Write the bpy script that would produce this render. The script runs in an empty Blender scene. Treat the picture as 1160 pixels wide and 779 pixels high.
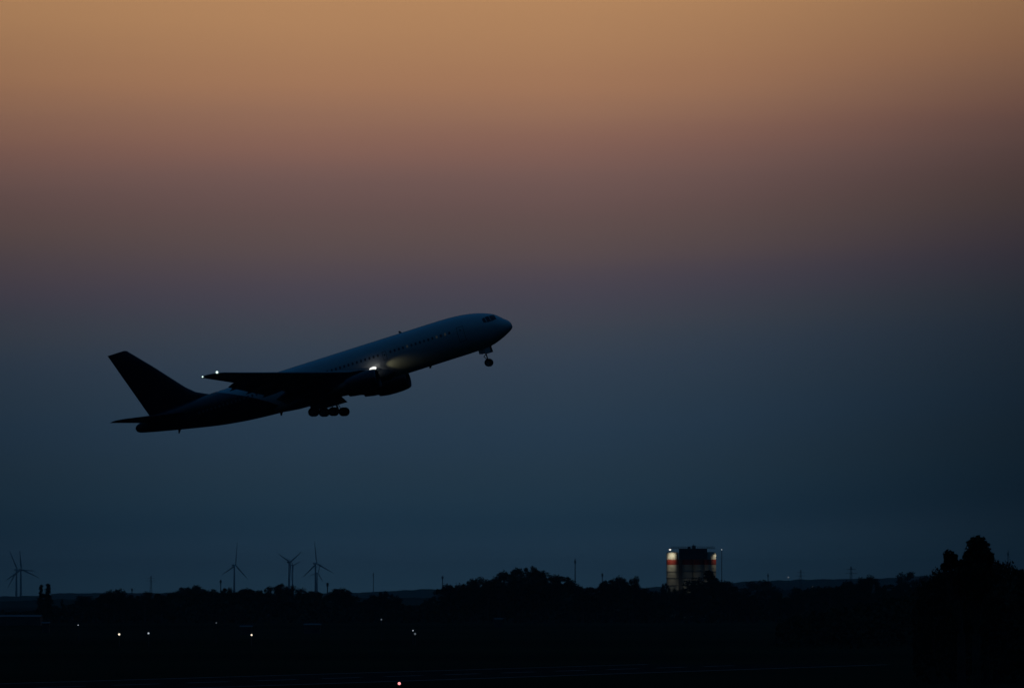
import bpy, bmesh, math, random
from mathutils import Vector, Matrix, noise

random.seed(11)
S = bpy.context.scene
COL = S.collection

# ------------------------------------------------------------------ camera
FPX = 11962.0            # focal length in photograph pixels (1160 wide)
CAMH = 12.0
HORY = 676.0
cd = bpy.data.cameras.new('camera')
cd.sensor_width = 36.0
cd.lens = 36.0 * FPX / 1160.0
cd.clip_start = 1.0
cd.clip_end = 120000.0
cam = bpy.data.objects.new('camera', cd)
COL.objects.link(cam)
PITCH = math.atan((HORY - 389.5) / FPX)
cam.location = (0, 0, CAMH)
cam.rotation_euler = (math.pi / 2 + PITCH, 0, 0)
cd.dof.use_dof = True
cd.dof.focus_distance = 1400.0
cd.dof.aperture_fstop = 4.0
S.camera = cam

S.view_settings.view_transform = 'Standard'
S.view_settings.look = 'None'
S.view_settings.exposure = 0.0
S.view_settings.gamma = 1.0
S.view_settings.use_curve_mapping = False
S.cycles.use_denoising = True
S.cycles.volume_bounces = 0
S.cycles.max_bounces = 6
S.cycles.transparent_max_bounces = 16


def at(px, py, dist):
    """world point seen at photograph pixel (px, py), dist metres in front of the camera (world Y)"""
    x, y = (px - 580.0) / FPX, (389.5 - py) / FPX
    c, s = math.cos(PITCH), math.sin(PITCH)
    d = Vector((x, c - y * s, s + y * c))
    return Vector((0, 0, CAMH)) + d * (dist / d.y)


def lin(c):
    return tuple(((v / 255.0) / 12.92 if v / 255.0 < 0.04045 else ((v / 255.0 + 0.055) / 1.055) ** 2.4) for v in c)


# ------------------------------------------------------------------ world: dusk glow over a haze bank
W = bpy.data.worlds.new('World')
S.world = W
W.use_nodes = True
nt = W.node_tree
nt.nodes.clear()
L = nt.links


def N(tree, t, **kw):
    n = tree.nodes.new(t)
    for k, v in kw.items():
        setattr(n, k, v)
    return n


def M(tree, op, a, b=None, c=None, clamp=False):
    n = tree.nodes.new('ShaderNodeMath')
    n.operation = op
    n.use_clamp = clamp
    for i, v in enumerate((a, b, c)):
        if v is None:
            continue
        if isinstance(v, (int, float)):
            n.inputs[i].default_value = v
        else:
            tree.links.new(v, n.inputs[i])
    return n.outputs[0]


def smooth(tree, v, a, b):
    n = tree.nodes.new('ShaderNodeMapRange')
    n.interpolation_type = 'SMOOTHSTEP'
    tree.links.new(v, n.inputs[0])
    n.inputs[1].default_value = a
    n.inputs[2].default_value = b
    return n.outputs[0]


out = N(nt, 'ShaderNodeOutputWorld')
bg = N(nt, 'ShaderNodeBackground')
tc = N(nt, 'ShaderNodeTexCoord')
sep = N(nt, 'ShaderNodeSeparateXYZ')
L.new(tc.outputs['Generated'], sep.inputs[0])
zz = sep.outputs[2]
az = M(nt, 'ARCTAN2', sep.outputs[0], sep.outputs[1])       # 0 straight ahead, positive to the right
u = M(nt, 'MULTIPLY', az, FPX / 580.0)
# brightness of the glow falls off with azimuth
cr = N(nt, 'ShaderNodeValToRGB')
cr.color_ramp.interpolation = 'B_SPLINE'
u01 = M(nt, 'MULTIPLY_ADD', u, 1 / 6.0, 0.5, clamp=True)
L.new(u01, cr.inputs[0])
stops = [(-3, .5), (-2, .62), (-1, .83), (-.5, 1.0), (0, 1.04), (.4, .92), (.7, .76), (1, .56), (1.4, .44), (2, .38), (3, .32)]
els = cr.color_ramp.elements
while len(els) < len(stops):
    els.new(0.5)
for e, (p, v) in zip(els, stops):
    e.position = p / 6 + .5
    e.color = (v, v, v, 1)
mult = M(nt, 'POWER', cr.outputs[0], M(nt, 'MULTIPLY_ADD', zz, -27.0, 2.2))
# the haze bank reaches higher to the right
sh = M(nt, 'MULTIPLY', smooth(nt, u, 0.0, 1.3), -0.0042)
# thin horizontal layers
mp = N(nt, 'ShaderNodeCombineXYZ')
L.new(M(nt, 'MULTIPLY', az, 14.0), mp.inputs[0])
L.new(M(nt, 'MULTIPLY', zz, 260.0), mp.inputs[2])
nz = N(nt, 'ShaderNodeTexNoise')
nz.inputs['Scale'].default_value = 1.0
nz.inputs['Detail'].default_value = 3.0
L.new(mp.outputs[0], nz.inputs[0])
wob = M(nt, 'MULTIPLY_ADD', nz.outputs[0], 0.0020, -0.0010)
el = M(nt, 'ADD', M(nt, 'ADD', zz, sh), wob)
SPAN = 0.30
band = N(nt, 'ShaderNodeValToRGB')
band.color_ramp.interpolation = 'B_SPLINE'
L.new(M(nt, 'DIVIDE', el, SPAN, clamp=True), band.inputs[0])
# (photograph row, colour seen in the photograph along x = 600)
rows = [(690, (23, 44, 59)), (660, (23, 45, 61)), (630, (26, 46, 63)), (600, (27, 48, 65)), (570, (29, 50, 67)), (530, (34, 53, 69)), (490, (37, 56, 74)),
        (450, (43, 59, 75)), (410, (49, 62, 78)), (375, (58, 65, 77)), (340, (67, 66, 78)), (305, (79, 70, 77)),
        (270, (91, 76, 76)), (235, (101, 80, 78)), (200, (113, 87, 82)), (165, (129, 95, 84)), (130, (145, 107, 87)),
        (100, (157, 115, 88)), (60, (166, 123, 90)), (20, (173, 129, 92)), (-40, (178, 134, 94))]
GAIN = [(-40, (1.083, 1.075, 1.057)), (20, (1.083, 1.075, 1.057)), (60, (1.056, 1.054, 1.046)), (100, (1.097, 1.074, 1.05)), (130, (1.079, 1.089, 1.073)), (165, (1.107, 1.065, 1.052)), (200, (1.066, 1.082, 1.087)), (235, (1.073, 1.051, 1.048)), (270, (1.112, 1.106, 1.047)), (305, (1.099, 1.083, 1.078)), (340, (1.12, 1.076, 1.098)), (375, (1.169, 1.142, 1.077)), (410, (1.104, 1.119, 1.134)), (450, (1.151, 1.139, 1.106)), (490, (1.163, 1.175, 1.187)), (530, (1.258, 1.199, 1.145)), (570, (1.34, 1.312, 1.264)), (600, (1.189, 1.24, 1.235)), (630, (2.055, 1.837, 1.713)), (700, (2.77, 2.362, 2.162))]


def gain(y):
    g = sorted(GAIN)
    if y <= g[0][0]:
        return g[0][1]
    for (a, p_), (b, q_) in zip(g, g[1:]):
        if y <= b:
            return tuple(u_ + (v_ - u_) * (y - a) / (b - a) for u_, v_ in zip(p_, q_))
    return g[-1][1]


stops = [(max(0.0, (HORY - y) / FPX / SPAN), tuple(u_ * v_ for u_, v_ in zip(lin(c), gain(y)))) for y, c in rows]
stops += [(0.28, lin((176, 134, 96))), (0.36, lin((140, 115, 95))), (0.5, lin((80, 82, 90))), (0.7, lin((35, 52, 72))), (1.0, lin((14, 36, 62)))]
els = band.color_ramp.elements
while len(els) < len(stops):
    els.new(0.99)
for e, (p, c) in zip(els, stops):
    e.position = p
    e.color = (*c, 1)
mul = N(nt, 'ShaderNodeMix', data_type='RGBA', blend_type='MULTIPLY')
mul.inputs[0].default_value = 1.0
L.new(band.outputs[0], mul.inputs[6])
L.new(mult, mul.inputs[7])
# the high dome: physical twilight sky
SUN_EL, SUN_AZ = -3.0, -4.0
sky = N(nt, 'ShaderNodeTexSky')
sky.sky_type = 'NISHITA'
sky.sun_disc = False
sky.sun_elevation = math.radians(SUN_EL)
sky.sun_rotation = math.radians(SUN_AZ)
sky.altitude = 50.0
tint = N(nt, 'ShaderNodeMix', data_type='RGBA', blend_type='MULTIPLY')
tint.inputs[0].default_value = 1.0
L.new(sky.outputs[0], tint.inputs[6])
DOME = 10.0
tint.inputs[7].default_value = (0.16 * DOME, 0.90 * DOME, 1.6 * DOME, 1)
hz0 = smooth(nt, zz, 0.05, 1.0)
hz = M(nt, 'MULTIPLY', M(nt, 'MULTIPLY', hz0, hz0), 1.45)
dome = N(nt, 'ShaderNodeMix', data_type='RGBA', blend_type='MULTIPLY')
dome.inputs[0].default_value = 1.0
L.new(tint.outputs[2], dome.inputs[6])
L.new(hz, dome.inputs[7])
inv = M(nt, 'SUBTRACT', 1.0, smooth(nt, zz, 0.065, 0.15))
lobe = smooth(nt, sep.outputs[1], 0.70, 0.97)
fac = M(nt, 'MULTIPLY', inv, lobe)
mix = N(nt, 'ShaderNodeMix', data_type='RGBA')
L.new(fac, mix.inputs[0])
L.new(dome.outputs[2], mix.inputs[6])
# the background strength is 0.1, so the glow measured from the photograph is divided by it
STR = 0.10
up = N(nt, 'ShaderNodeVectorMath', operation='SCALE')
L.new(mul.outputs[2], up.inputs[0])
up.inputs['Scale'].default_value = 1.0 / STR
L.new(up.outputs[0], mix.inputs[7])
L.new(mix.outputs[2], bg.inputs[0])
bg.inputs[1].default_value = STR
L.new(bg.outputs[0], out.inputs[0])

# the last warm light of the sun, already down at the horizon
sd = bpy.data.lights.new('sun', 'SUN')
sd.energy = 0.004
sd.angle = math.radians(8)
sd.color = (1.0, .62, .38)
sun = bpy.data.objects.new('sun', sd)
COL.objects.link(sun)
sdir = Vector((math.sin(math.radians(SUN_AZ)), math.cos(math.radians(SUN_AZ)), math.tan(math.radians(1.5))))
sun.rotation_euler = sdir.to_track_quat('Z', 'Y').to_euler()
sun.location = (0, 0, 400)


# ------------------------------------------------------------------ materials
def mat(name, col, rough=.6, metal=0.0, var=0.0, scale=1.0, emit=None, es=0.0, coat=0.0, bump=0.0, spec=.5):
    m = bpy.data.materials.new(name)
    m.use_nodes = True
    t = m.node_tree
    b = t.nodes['Principled BSDF']
    b.inputs['Base Color'].default_value = (*col, 1)
    b.inputs['Roughness'].default_value = rough
    b.inputs['Metallic'].default_value = metal
    b.inputs['Coat Weight'].default_value = coat
    b.inputs['Specular IOR Level'].default_value = spec
    if var > 0 or bump > 0:
        c = t.nodes.new('ShaderNodeTexCoord')
        n = t.nodes.new('ShaderNodeTexNoise')
        n.inputs['Scale'].default_value = scale
        n.inputs['Detail'].default_value = 5
        t.links.new(c.outputs['Object'], n.inputs[0])
        if var > 0:
            r = t.nodes.new('ShaderNodeMapRange')
            r.inputs[1].default_value, r.inputs[2].default_value = .3, .7
            r.inputs[3].default_value, r.inputs[4].default_value = 1 - var, 1 + var
            t.links.new(n.outputs[0], r.inputs[0])
            v = t.nodes.new('ShaderNodeVectorMath')
            v.operation = 'SCALE'
            v.inputs[0].default_value = col
            t.links.new(r.outputs[0], v.inputs['Scale'])
            t.links.new(v.outputs[0], b.inputs['Base Color'])
        if bump > 0:
            bp = t.nodes.new('ShaderNodeBump')
            bp.inputs['Strength'].default_value = bump
            t.links.new(n.outputs[0], bp.inputs['Height'])
            t.links.new(bp.outputs[0], b.inputs['Normal'])
    if emit:
        b.inputs['Emission Color'].default_value = (*emit, 1)
        b.inputs['Emission Strength'].default_value = es
    return m


MT = {
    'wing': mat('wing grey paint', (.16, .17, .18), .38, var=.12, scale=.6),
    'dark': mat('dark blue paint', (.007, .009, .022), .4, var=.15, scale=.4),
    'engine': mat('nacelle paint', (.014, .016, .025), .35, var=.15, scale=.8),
    'lip': mat('polished lip', (.12, .12, .13), .4, .8, var=.05, scale=2),
    'core': mat('hot section metal', (.10, .09, .08), .45, .8, var=.2, scale=3),
    'black': mat('black interior', (.01, .01, .01), .7, var=.2, scale=3),
    'rubber': mat('tyre rubber', (.02, .02, .02), .8, var=.2, scale=6),
    'strut': mat('gear steel', (.22, .22, .23), .45, .6, var=.15, scale=4),
    'cabin_glass': mat('cabin window', (.13, .14, .16), .3, var=.1, scale=2),
    'glass': mat('window glass', (.012, .014, .018), .12, var=.1, scale=2),
    'lit_glass': mat('faintly lit window', (.1, .1, .1), .3, var=.1, scale=2, emit=(.5, .6, .62), es=.02),
    'seam': mat('door seam', (.05, .055, .06), .6, var=.1, scale=2),
    'lamp_white': mat('aircraft lamp', (.8, .8, .8), .3, var=.02, scale=1, emit=(1, 1, .93), es=1.15),
    'nav': mat('wing tip lamp', (.8, .8, .8), .3, var=.02, scale=1, emit=(.75, 1, .92), es=1.4),
    'street': mat('street lamp lens', (.8, .8, .8), .3, var=.02, scale=1, emit=(1, .86, .66), es=1.2),
    'street_cool': mat('cool lamp lens', (.8, .8, .8), .3, var=.02, scale=1, emit=(.8, .92, 1.0), es=.55),
    'street_dim': mat('dim lamp lens', (.8, .8, .8), .3, var=.02, scale=1, emit=(.8, .92, 1.0), es=.10),
    'red': mat('red lamp lens', (.6, .1, .1), .3, var=.02, scale=1, emit=(1, .32, .32), es=1.6),
    'leaf': mat('foliage', (.045, .05, .025), .9, var=.5, scale=.35, spec=.1),
    'leaf2': mat('foliage darker', (.04, .042, .022), .9, var=.5, scale=.35, spec=.1),
    'bark': mat('bark', (.07, .055, .045), .9, var=.4, scale=2, bump=.4),
    'grass': mat('mown grass', (.04, .048, .028), .95, var=.35, scale=.02),
    'field': mat('far fields', (.028, .026, .015), 1.0, var=.5, scale=.002, spec=0),
    'tarmac': mat('runway concrete', (.14, .13, .12), .9, var=.2, scale=.05, spec=.1),
    'asphalt': mat('asphalt', (.028, .026, .024), 1.0, var=.2, scale=.05, spec=0),
    'paint': mat('worn runway paint', (.3, .3, .29), .9, var=.3, scale=.4, spec=.1),
    'wood': mat('wooded hill', (.04, .05, .032), .95, var=.5, scale=.006, spec=0),
    'turbine': mat('turbine paint', (.45, .46, .47), .5, var=.05, scale=.05),
    'steel': mat('galvanised steel', (.10, .10, .105), .6, .3, var=.2, scale=.6),
    'silo': mat('silo concrete', (.40, .385, .32), .8, var=.12, scale=.35),
    'silored': mat('red band paint', (.22, .02, .010), .7, var=.15, scale=.5),
    'housing': mat('dark cladding', (.05, .055, .065), .7, var=.2, scale=.4),
    'roof': mat('grey sheet roof', (.09, .088, .09), .6, .1, var=.1, scale=.4),
    'wall': mat('rendered wall', (.09, .085, .08), .85, var=.15, scale=.4),
    'doorm': mat('shed door', (.05, .05, .055), .7, var=.1, scale=1),
}


def fuselage_mat():
    m = mat('fuselage paint', (.62, .64, .66), .30, coat=.3)
    t = m.node_tree
    b = t.nodes['Principled BSDF']
    c = t.nodes.new('ShaderNodeTexCoord')
    s = t.nodes.new('ShaderNodeSeparateXYZ')
    t.links.new(c.outputs['Object'], s.inputs[0])
    # livery: dark tail sweeping forward and down
    x, z = s.outputs[0], s.outputs[2]
    zc = M(t, 'SUBTRACT', z, 2.7)
    q = M(t, 'MULTIPLY_ADD', M(t, 'MULTIPLY', zc, zc), -0.16, 0.0)
    edge = M(t, 'ADD', M(t, 'MULTIPLY_ADD', zc, 2.6, 41.5), M(t, 'MULTIPLY', q, -1.0))
    f = smooth(t, M(t, 'SUBTRACT', x, edge), -0.15, 0.15)
    n = t.nodes.new('ShaderNodeTexNoise')
    n.inputs['Scale'].default_value = .8
    n.inputs['Detail'].default_value = 6
    t.links.new(c.outputs['Object'], n.inputs[0])
    r = t.nodes.new('ShaderNodeMix')
    r.data_type = 'RGBA'
    r.inputs[6].default_value = (.56, .585, .61, 1)
    r.inputs[7].default_value = (.66, .68, .70, 1)
    t.links.new(n.outputs[0], r.inputs[0])
    k = t.nodes.new('ShaderNodeMix')
    k.data_type = 'RGBA'
    t.links.new(f, k.inputs[0])
    t.links.new(r.outputs[2], k.inputs[6])
    k.inputs[7].default_value = (.008, .011, .026, 1)
    t.links.new(k.outputs[2], b.inputs['Base Color'])
    return m


MT['fuselage'] = fuselage_mat()


# ------------------------------------------------------------------ helpers
def tag(o, label=None, cat=None, group=None, kind=None):
    for k, v in (('label', label), ('category', cat), ('group', group), ('kind', kind)):
        if v:
            o[k] = v
    return o


def empty(name, loc=(0, 0, 0), label=None, cat=None, group=None, rotz=0.0):
    o = bpy.data.objects.new(name, None)
    o.empty_display_size = .5
    COL.objects.link(o)
    o.location = loc
    o.rotation_euler = (0, 0, rotz)
    return tag(o, label, cat, group)


def link(name, me, parent=None):
    o = bpy.data.objects.new(name, me)
    COL.objects.link(o)
    if parent:
        o.parent = parent
    return o


def mesh(name, verts, faces, mats, smooth_=False, mi=None):
    me = bpy.data.meshes.new(name)
    me.from_pydata([tuple(v) for v in verts], [], faces)
    for m in (mats if isinstance(mats, (list, tuple)) else [mats]):
        me.materials.append(m)
    if mi:
        me.polygons.foreach_set('material_index', mi)
    if smooth_:
        me.polygons.foreach_set('use_smooth', [True] * len(me.polygons))
    me.update()
    return me


class MB:
    """collects shapes into one mesh"""

    def __init__(s):
        s.v, s.f, s.m = [], [], []

    def add(s, vs, fs, mi=0):
        o = len(s.v)
        s.v += [Vector(v) for v in vs]
        s.f += [tuple(i + o for i in f) for f in fs]
        s.m += [mi] * len(fs)
        return s

    def box(s, c, d, mi=0, rot=None):
        c = Vector(c)
        x, y, z = (q / 2 for q in d)
        vs = [Vector((i * x, j * y, k * z)) for i in (-1, 1) for j in (-1, 1) for k in (-1, 1)]
        if rot:
            vs = [rot @ v for v in vs]
        return s.add([c + v for v in vs], [(0, 1, 3, 2), (4, 6, 7, 5), (0, 4, 5, 1), (2, 3, 7, 6), (0, 2, 6, 4), (1, 5, 7, 3)], mi)

    def tube(s, a, b, r0, r1=None, n=10, mi=0, cap=True):
        a, b = Vector(a), Vector(b)
        r1 = r0 if r1 is None else r1
        d = (b - a).normalized()
        p = d.orthogonal().normalized()
        q = d.cross(p)
        vs = []
        for c, r in ((a, r0), (b, r1)):
            vs += [c + (p * math.cos(6.28318 * i / n) + q * math.sin(6.28318 * i / n)) * r for i in range(n)]
        fs = [(i, (i + 1) % n, n + (i + 1) % n, n + i) for i in range(n)]
        if cap:
            fs += [tuple(range(n))[::-1], tuple(range(n, 2 * n))]
        return s.add(vs, fs, mi)

    def lathe(s, prof, axis='z', c=(0, 0, 0), n=32, mi=0):
        """prof: (t, r) along the axis"""
        c = Vector(c)
        vs, fs = [], []
        for t, r in prof:
            for i in range(n):
                a = 2 * math.pi * i / n
                p, q = r * math.cos(a), r * math.sin(a)
                vs.append(c + (Vector((t, p, q)) if axis == 'x' else Vector((p, t, q)) if axis == 'y' else Vector((p, q, t))))
        for k in range(len(prof) - 1):
            for i in range(n):
                j = (i + 1) % n
                fs.append((k * n + i, k * n + j, (k + 1) * n + j, (k + 1) * n + i))
        return s.add(vs, fs, mi)

    def loft(s, rings, mi=0, caps=True):
        n = len(rings[0])
        vs = [p for r in rings for p in r]
        fs = []
        for k in range(len(rings) - 1):
            for i in range(n):
                j = (i + 1) % n
                fs.append((k * n + i, k * n + j, (k + 1) * n + j, (k + 1) * n + i))
        if caps:
            fs += [tuple(range(n))[::-1], tuple(range((len(rings) - 1) * n, len(rings) * n))]
        return s.add(vs, fs, mi)

    def mesh(s, name, mats, sm=False):
        me = mesh(name, s.v, s.f, mats, sm, s.m)
        b = bmesh.new()
        b.from_mesh(me)
        bmesh.ops.recalc_face_normals(b, faces=b.faces)
        b.to_mesh(me)
        b.free()
        if sm:
            me.set_sharp_from_angle(angle=math.radians(40))
        return me

    def obj(s, name, mats, parent=None, sm=False):
        return link(name, s.mesh(name, mats, sm), parent)


def lerp_tab(tab, x):
    if x <= tab[0][0]:
        return tab[0][1]
    for (a, p), (b, q) in zip(tab, tab[1:]):
        if x <= b:
            t = (x - a) / (b - a)
            return p + (q - p) * t
    return tab[-1][1]


# ------------------------------------------------------------------ ground, runway, hills
def sheet(name, x0, x1, y0, y1, z, m, nx=1, ny=1):  # flat sheet
    vs = [(x0 + (x1 - x0) * i / nx, y0 + (y1 - y0) * j / ny, z) for j in range(ny + 1) for i in range(nx + 1)]
    fs = [(j * (nx + 1) + i, j * (nx + 1) + i + 1, (j + 1) * (nx + 1) + i + 1, (j + 1) * (nx + 1) + i) for j in range(ny) for i in range(nx)]
    return tag(link(name, mesh(name, vs, fs, m)), kind='structure')


sheet('ground', -21000, 21000, -300, 60000, 0.0, MT['field'])
# the runway runs away from the camera, leaning to the right; its left edge line shows as a faint streak
RWA = math.atan2(64.5, 287.0)
rw = sheet('runway', 0, 46, -1650, 25, 0.008, MT['asphalt'])
mk = MB()
for k in range(42):
    mk.box((23, -20 - k * 40.0, .016), (.9, 24, .008))
for x in (1.2, 44.8):
    mk.box((x, -812, .016), (.9, 1670, .008))
mk = mk.obj('runway_marking', MT['paint'])
for o_ in (rw, mk):
    o_.location = (18, 1868, 0)
    o_.rotation_euler = (0, 0, -RWA)
tag(mk, kind='structure')
sheet('road', -2600, 2600, 2930, 2938, 0.02, MT['asphalt'])


def ridge(name, dist, depth, tab, m, amp, seed, x0=-700, x1=1900, step=3.0, px=11962.0):
    vs, fs = [], []
    n = int((x1 - x0) / step)
    prof = [(0.0, 0.0), (.25, .7), (.5, 1.0), (.75, .7), (1.0, 0.0)]
    for i in range(n + 1):
        p = x0 + i * step
        top = (HORY - lerp_tab(tab, p)) * dist / px + CAMH
        X = (p - 580) * dist / px
        for a, f in prof:
            r = noise.noise(Vector((p * .08, a * 4, seed))) * amp + abs(noise.noise(Vector((p * .33, a * 9, seed + 7)))) * amp * .8
            vs.append((X, dist + (a - .5) * depth, max(-.5, top * f + (r if f > 0 else -3))))
    k = len(prof)
    for i in range(n):
        for j in range(k - 1):
            fs.append((i * k + j, (i + 1) * k + j, (i + 1) * k + j + 1, i * k + j + 1))
    return tag(link(name, mesh(name, vs, fs, m)), kind='structure')


ridge('hills', 28500, 1500, [(-700, 672), (0, 675.5), (45, 674.5), (60, 672), (110, 671.5), (240, 671), (330, 672), (400, 671), (450, 669),
                        (480, 667), (560, 667), (660, 666), (740, 665), (800, 661), (860, 658), (920, 656), (1000, 655), (1045, 652), (1100, 654), (1160, 656), (1900, 660)],
      MT['wood'], 2.4, 3.0)
ridge('terrain', 13000, 800, [(-700, 681), (0, 681), (60, 679), (130, 676), (240, 676), (400, 677), (480, 677), (600, 676), (740, 674), (820, 671), (900, 668), (1000, 668), (1900, 670)],
      MT['wood'], 1.6, 9.0)


# ------------------------------------------------------------------ the airliner (x aft, y starboard, z up; origin at the nose)
FW, SB, UPV = Vector((0.92821394, -0.23540949, 0.28809937)), Vector((-0.23957907, -0.97064456, -0.02123681)), Vector((-0.28464143, 0.04931027, 0.957365))
PD = 1395.0
plane = empty('airliner', at(578.2, 361.8, PD), 'twin engine airliner climbing in the dusk sky, wheels down, pale fuselage and dark tail', 'airliner')
# the four axes are orthonormal up to rounding; make the rotation exact
X = (-FW).normalized()
Y = (SB - X * SB.dot(X)).normalized()
Z = X.cross(Y)
plane.matrix_world = Matrix(((X.x, Y.x, Z.x, plane.location.x), (X.y, Y.y, Z.y, plane.location.y), (X.z, Y.z, Z.z, plane.location.z), (0, 0, 0, 1)))

TOP = [(0, -.82), (.06, -.52), (.25, -.16), (.6, .17), (1.0, .50), (1.5, .95), (1.95, 1.30), (2.7, 1.66), (3.55, 1.96), (4.4, 2.20), (5.26, 2.38), (6.6, 2.56), (8, 2.66), (10, 2.70), (38, 2.70), (43, 2.66), (47, 2.5), (50, 2.25), (52, 1.95), (53, 1.68), (53.35, 1.45), (53.45, 1.25)]
BOT = [(0, -.86), (.06, -1.08), (.25, -1.28), (.6, -1.50), (1.0, -1.70), (1.5, -1.93), (2.0, -2.12), (2.7, -2.36), (3.4, -2.53), (5, -2.68), (7, -2.71), (31, -2.71), (33.7, -2.60), (37.6, -2.33), (41.45, -1.86), (46.4, -.93), (49.4, -.30), (52, .28), (53, .55), (53.35, .80), (53.45, 1.1)]
HW = [(0, .02), (.06, .30), (.25, .56), (.6, .84), (1.0, 1.10), (1.5, 1.36), (2, 1.58), (2.7, 1.83), (3.5, 2.05), (4.4, 2.22), (5.3, 2.35), (7.5, 2.50), (9, 2.515), (33, 2.515), (38, 2.42), (42, 2.12), (46, 1.60), (49.4, 1.06), (52, .58), (53, .38), (53.35, .25), (53.45, .08)]


def cub(tab, x):
    """smooth (monotone-ish Catmull-Rom) table lookup"""
    n = len(tab)
    if x <= tab[0][0]:
        return tab[0][1]
    if x >= tab[-1][0]:
        return tab[-1][1]
    i = max(k for k in range(n - 1) if tab[k][0] <= x)
    (x0, y0), (x1, y1) = tab[i], tab[i + 1]
    h = x1 - x0
    d = (y1 - y0) / h

    def slope(k):
        if k <= 0 or k >= n - 1:
            return d
        a = (tab[k][1] - tab[k - 1][1]) / (tab[k][0] - tab[k - 1][0])
        b = (tab[k + 1][1] - tab[k][1]) / (tab[k + 1][0] - tab[k][0])
        return 0 if a * b <= 0 else 2 * a * b / (a + b)
    m0, m1 = slope(i), slope(i + 1)
    t = (x - x0) / h
    return (2 * t ** 3 - 3 * t ** 2 + 1) * y0 + (t ** 3 - 2 * t ** 2 + t) * h * m0 + (-2 * t ** 3 + 3 * t ** 2) * y1 + (t ** 3 - t ** 2) * h * m1


def sec(x):
    t, b, w = cub(TOP, x), cub(BOT, x), cub(HW, x)
    return (t + b) / 2, (t - b) / 2, w


def surf(x, z, side=1, off=0.0):
    c, h, w = sec(x)
    k = max(-1.0, min(1.0, (z - c) / h))
    y = w * math.sqrt(max(0.0, 1 - k * k))
    n = Vector((0, y / (w * w), (z - c) / (h * h))).normalized()
    p = Vector((x, y, z)) + n * off
    return Vector((p.x, p.y * side, p.z))


xs = [0, .02, .06, .14, .25, .4, .6, .8, 1.0, 1.25, 1.5, 1.75, 2, 2.3, 2.7, 3.1, 3.5, 4, 4.5, 5.2, 6, 7, 8, 9.5, 11] + [11 + 2 * k for k in range(1, 12)] + [34 + k for k in range(0, 19)] + [52.5, 52.8, 53, 53.2, 53.35, 53.42, 53.45]
rings = []
for x in xs:
    c, h, w = sec(x)
    rings.append([Vector((x, w * math.sin(2 * math.pi * i / 64), c + h * math.cos(2 * math.pi * i / 64))) for i in range(64)])
fus = MB().loft(rings).obj('fuselage', MT['fuselage'], plane, True)
# belly fairing round the wing root
fr = []
for x, s in ((16.6, .0), (17.4, .35), (18.6, .72), (20, .92), (22, 1.0), (26, 1.0), (29, .96), (31, .8), (32.6, .45), (34, 0.0)):
    ring = []
    for i in range(40):
        a = 2 * math.pi * i / 40
        ca, sa = math.cos(a), math.sin(a)
        q = .75
        yy = math.copysign(abs(sa) ** q, sa) * (1.6 + 1.25 * s)
        zc = -1.75 + math.copysign(abs(ca) ** q, ca) * (.75 + .45 * s)
        ring.append(Vector((x, yy, zc)))
    fr.append(ring)
MB().loft(fr).obj('belly_fairing', MT['wing'], plane, True)


def foil(le, chord, thick, axis='y', pos=0.0, twist=0.0, z0=0.0, n=14):
    """closed airfoil ring; le = x of the leading edge"""
    pts = []
    xsn = [(1 - math.cos(math.pi * i / n)) / 2 for i in range(n + 1)]

    def th(t):
        return thick * chord * (1.4845 * math.sqrt(t) - .63 * t - 1.758 * t * t + 1.4215 * t ** 3 - .5075 * t ** 4)
    up_ = [(t, th(t) + .02 * chord * 4 * t * (1 - t) * (axis == 'y')) for t in xsn]
    lo = [(t, -th(t) * .9 + .02 * chord * 4 * t * (1 - t) * (axis == 'y')) for t in xsn[1:-1]][::-1]
    for t, h in up_ + lo:
        x = le + t * chord
        z = h - (t - .25) * chord * math.tan(math.radians(twist))
        pts.append(Vector((x, pos, z0 + z)) if axis == 'y' else Vector((x, h, pos)))
    return pts


def wz(y):
    return -1.42 + .205 * (y - 2.5) + .0006 * (y - 2.5) ** 2


def wle(y):
    return 19.2 + (y - 2.5) * .712 if y > 4.2 else 20.41 - (4.2 - y) * (.712 + .25 * (4.2 - y))


def wte(y):
    return 29.9 + (y - 2.5) * .13 if y < 8.2 else 30.64 + (y - 8.2) * .385


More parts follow.
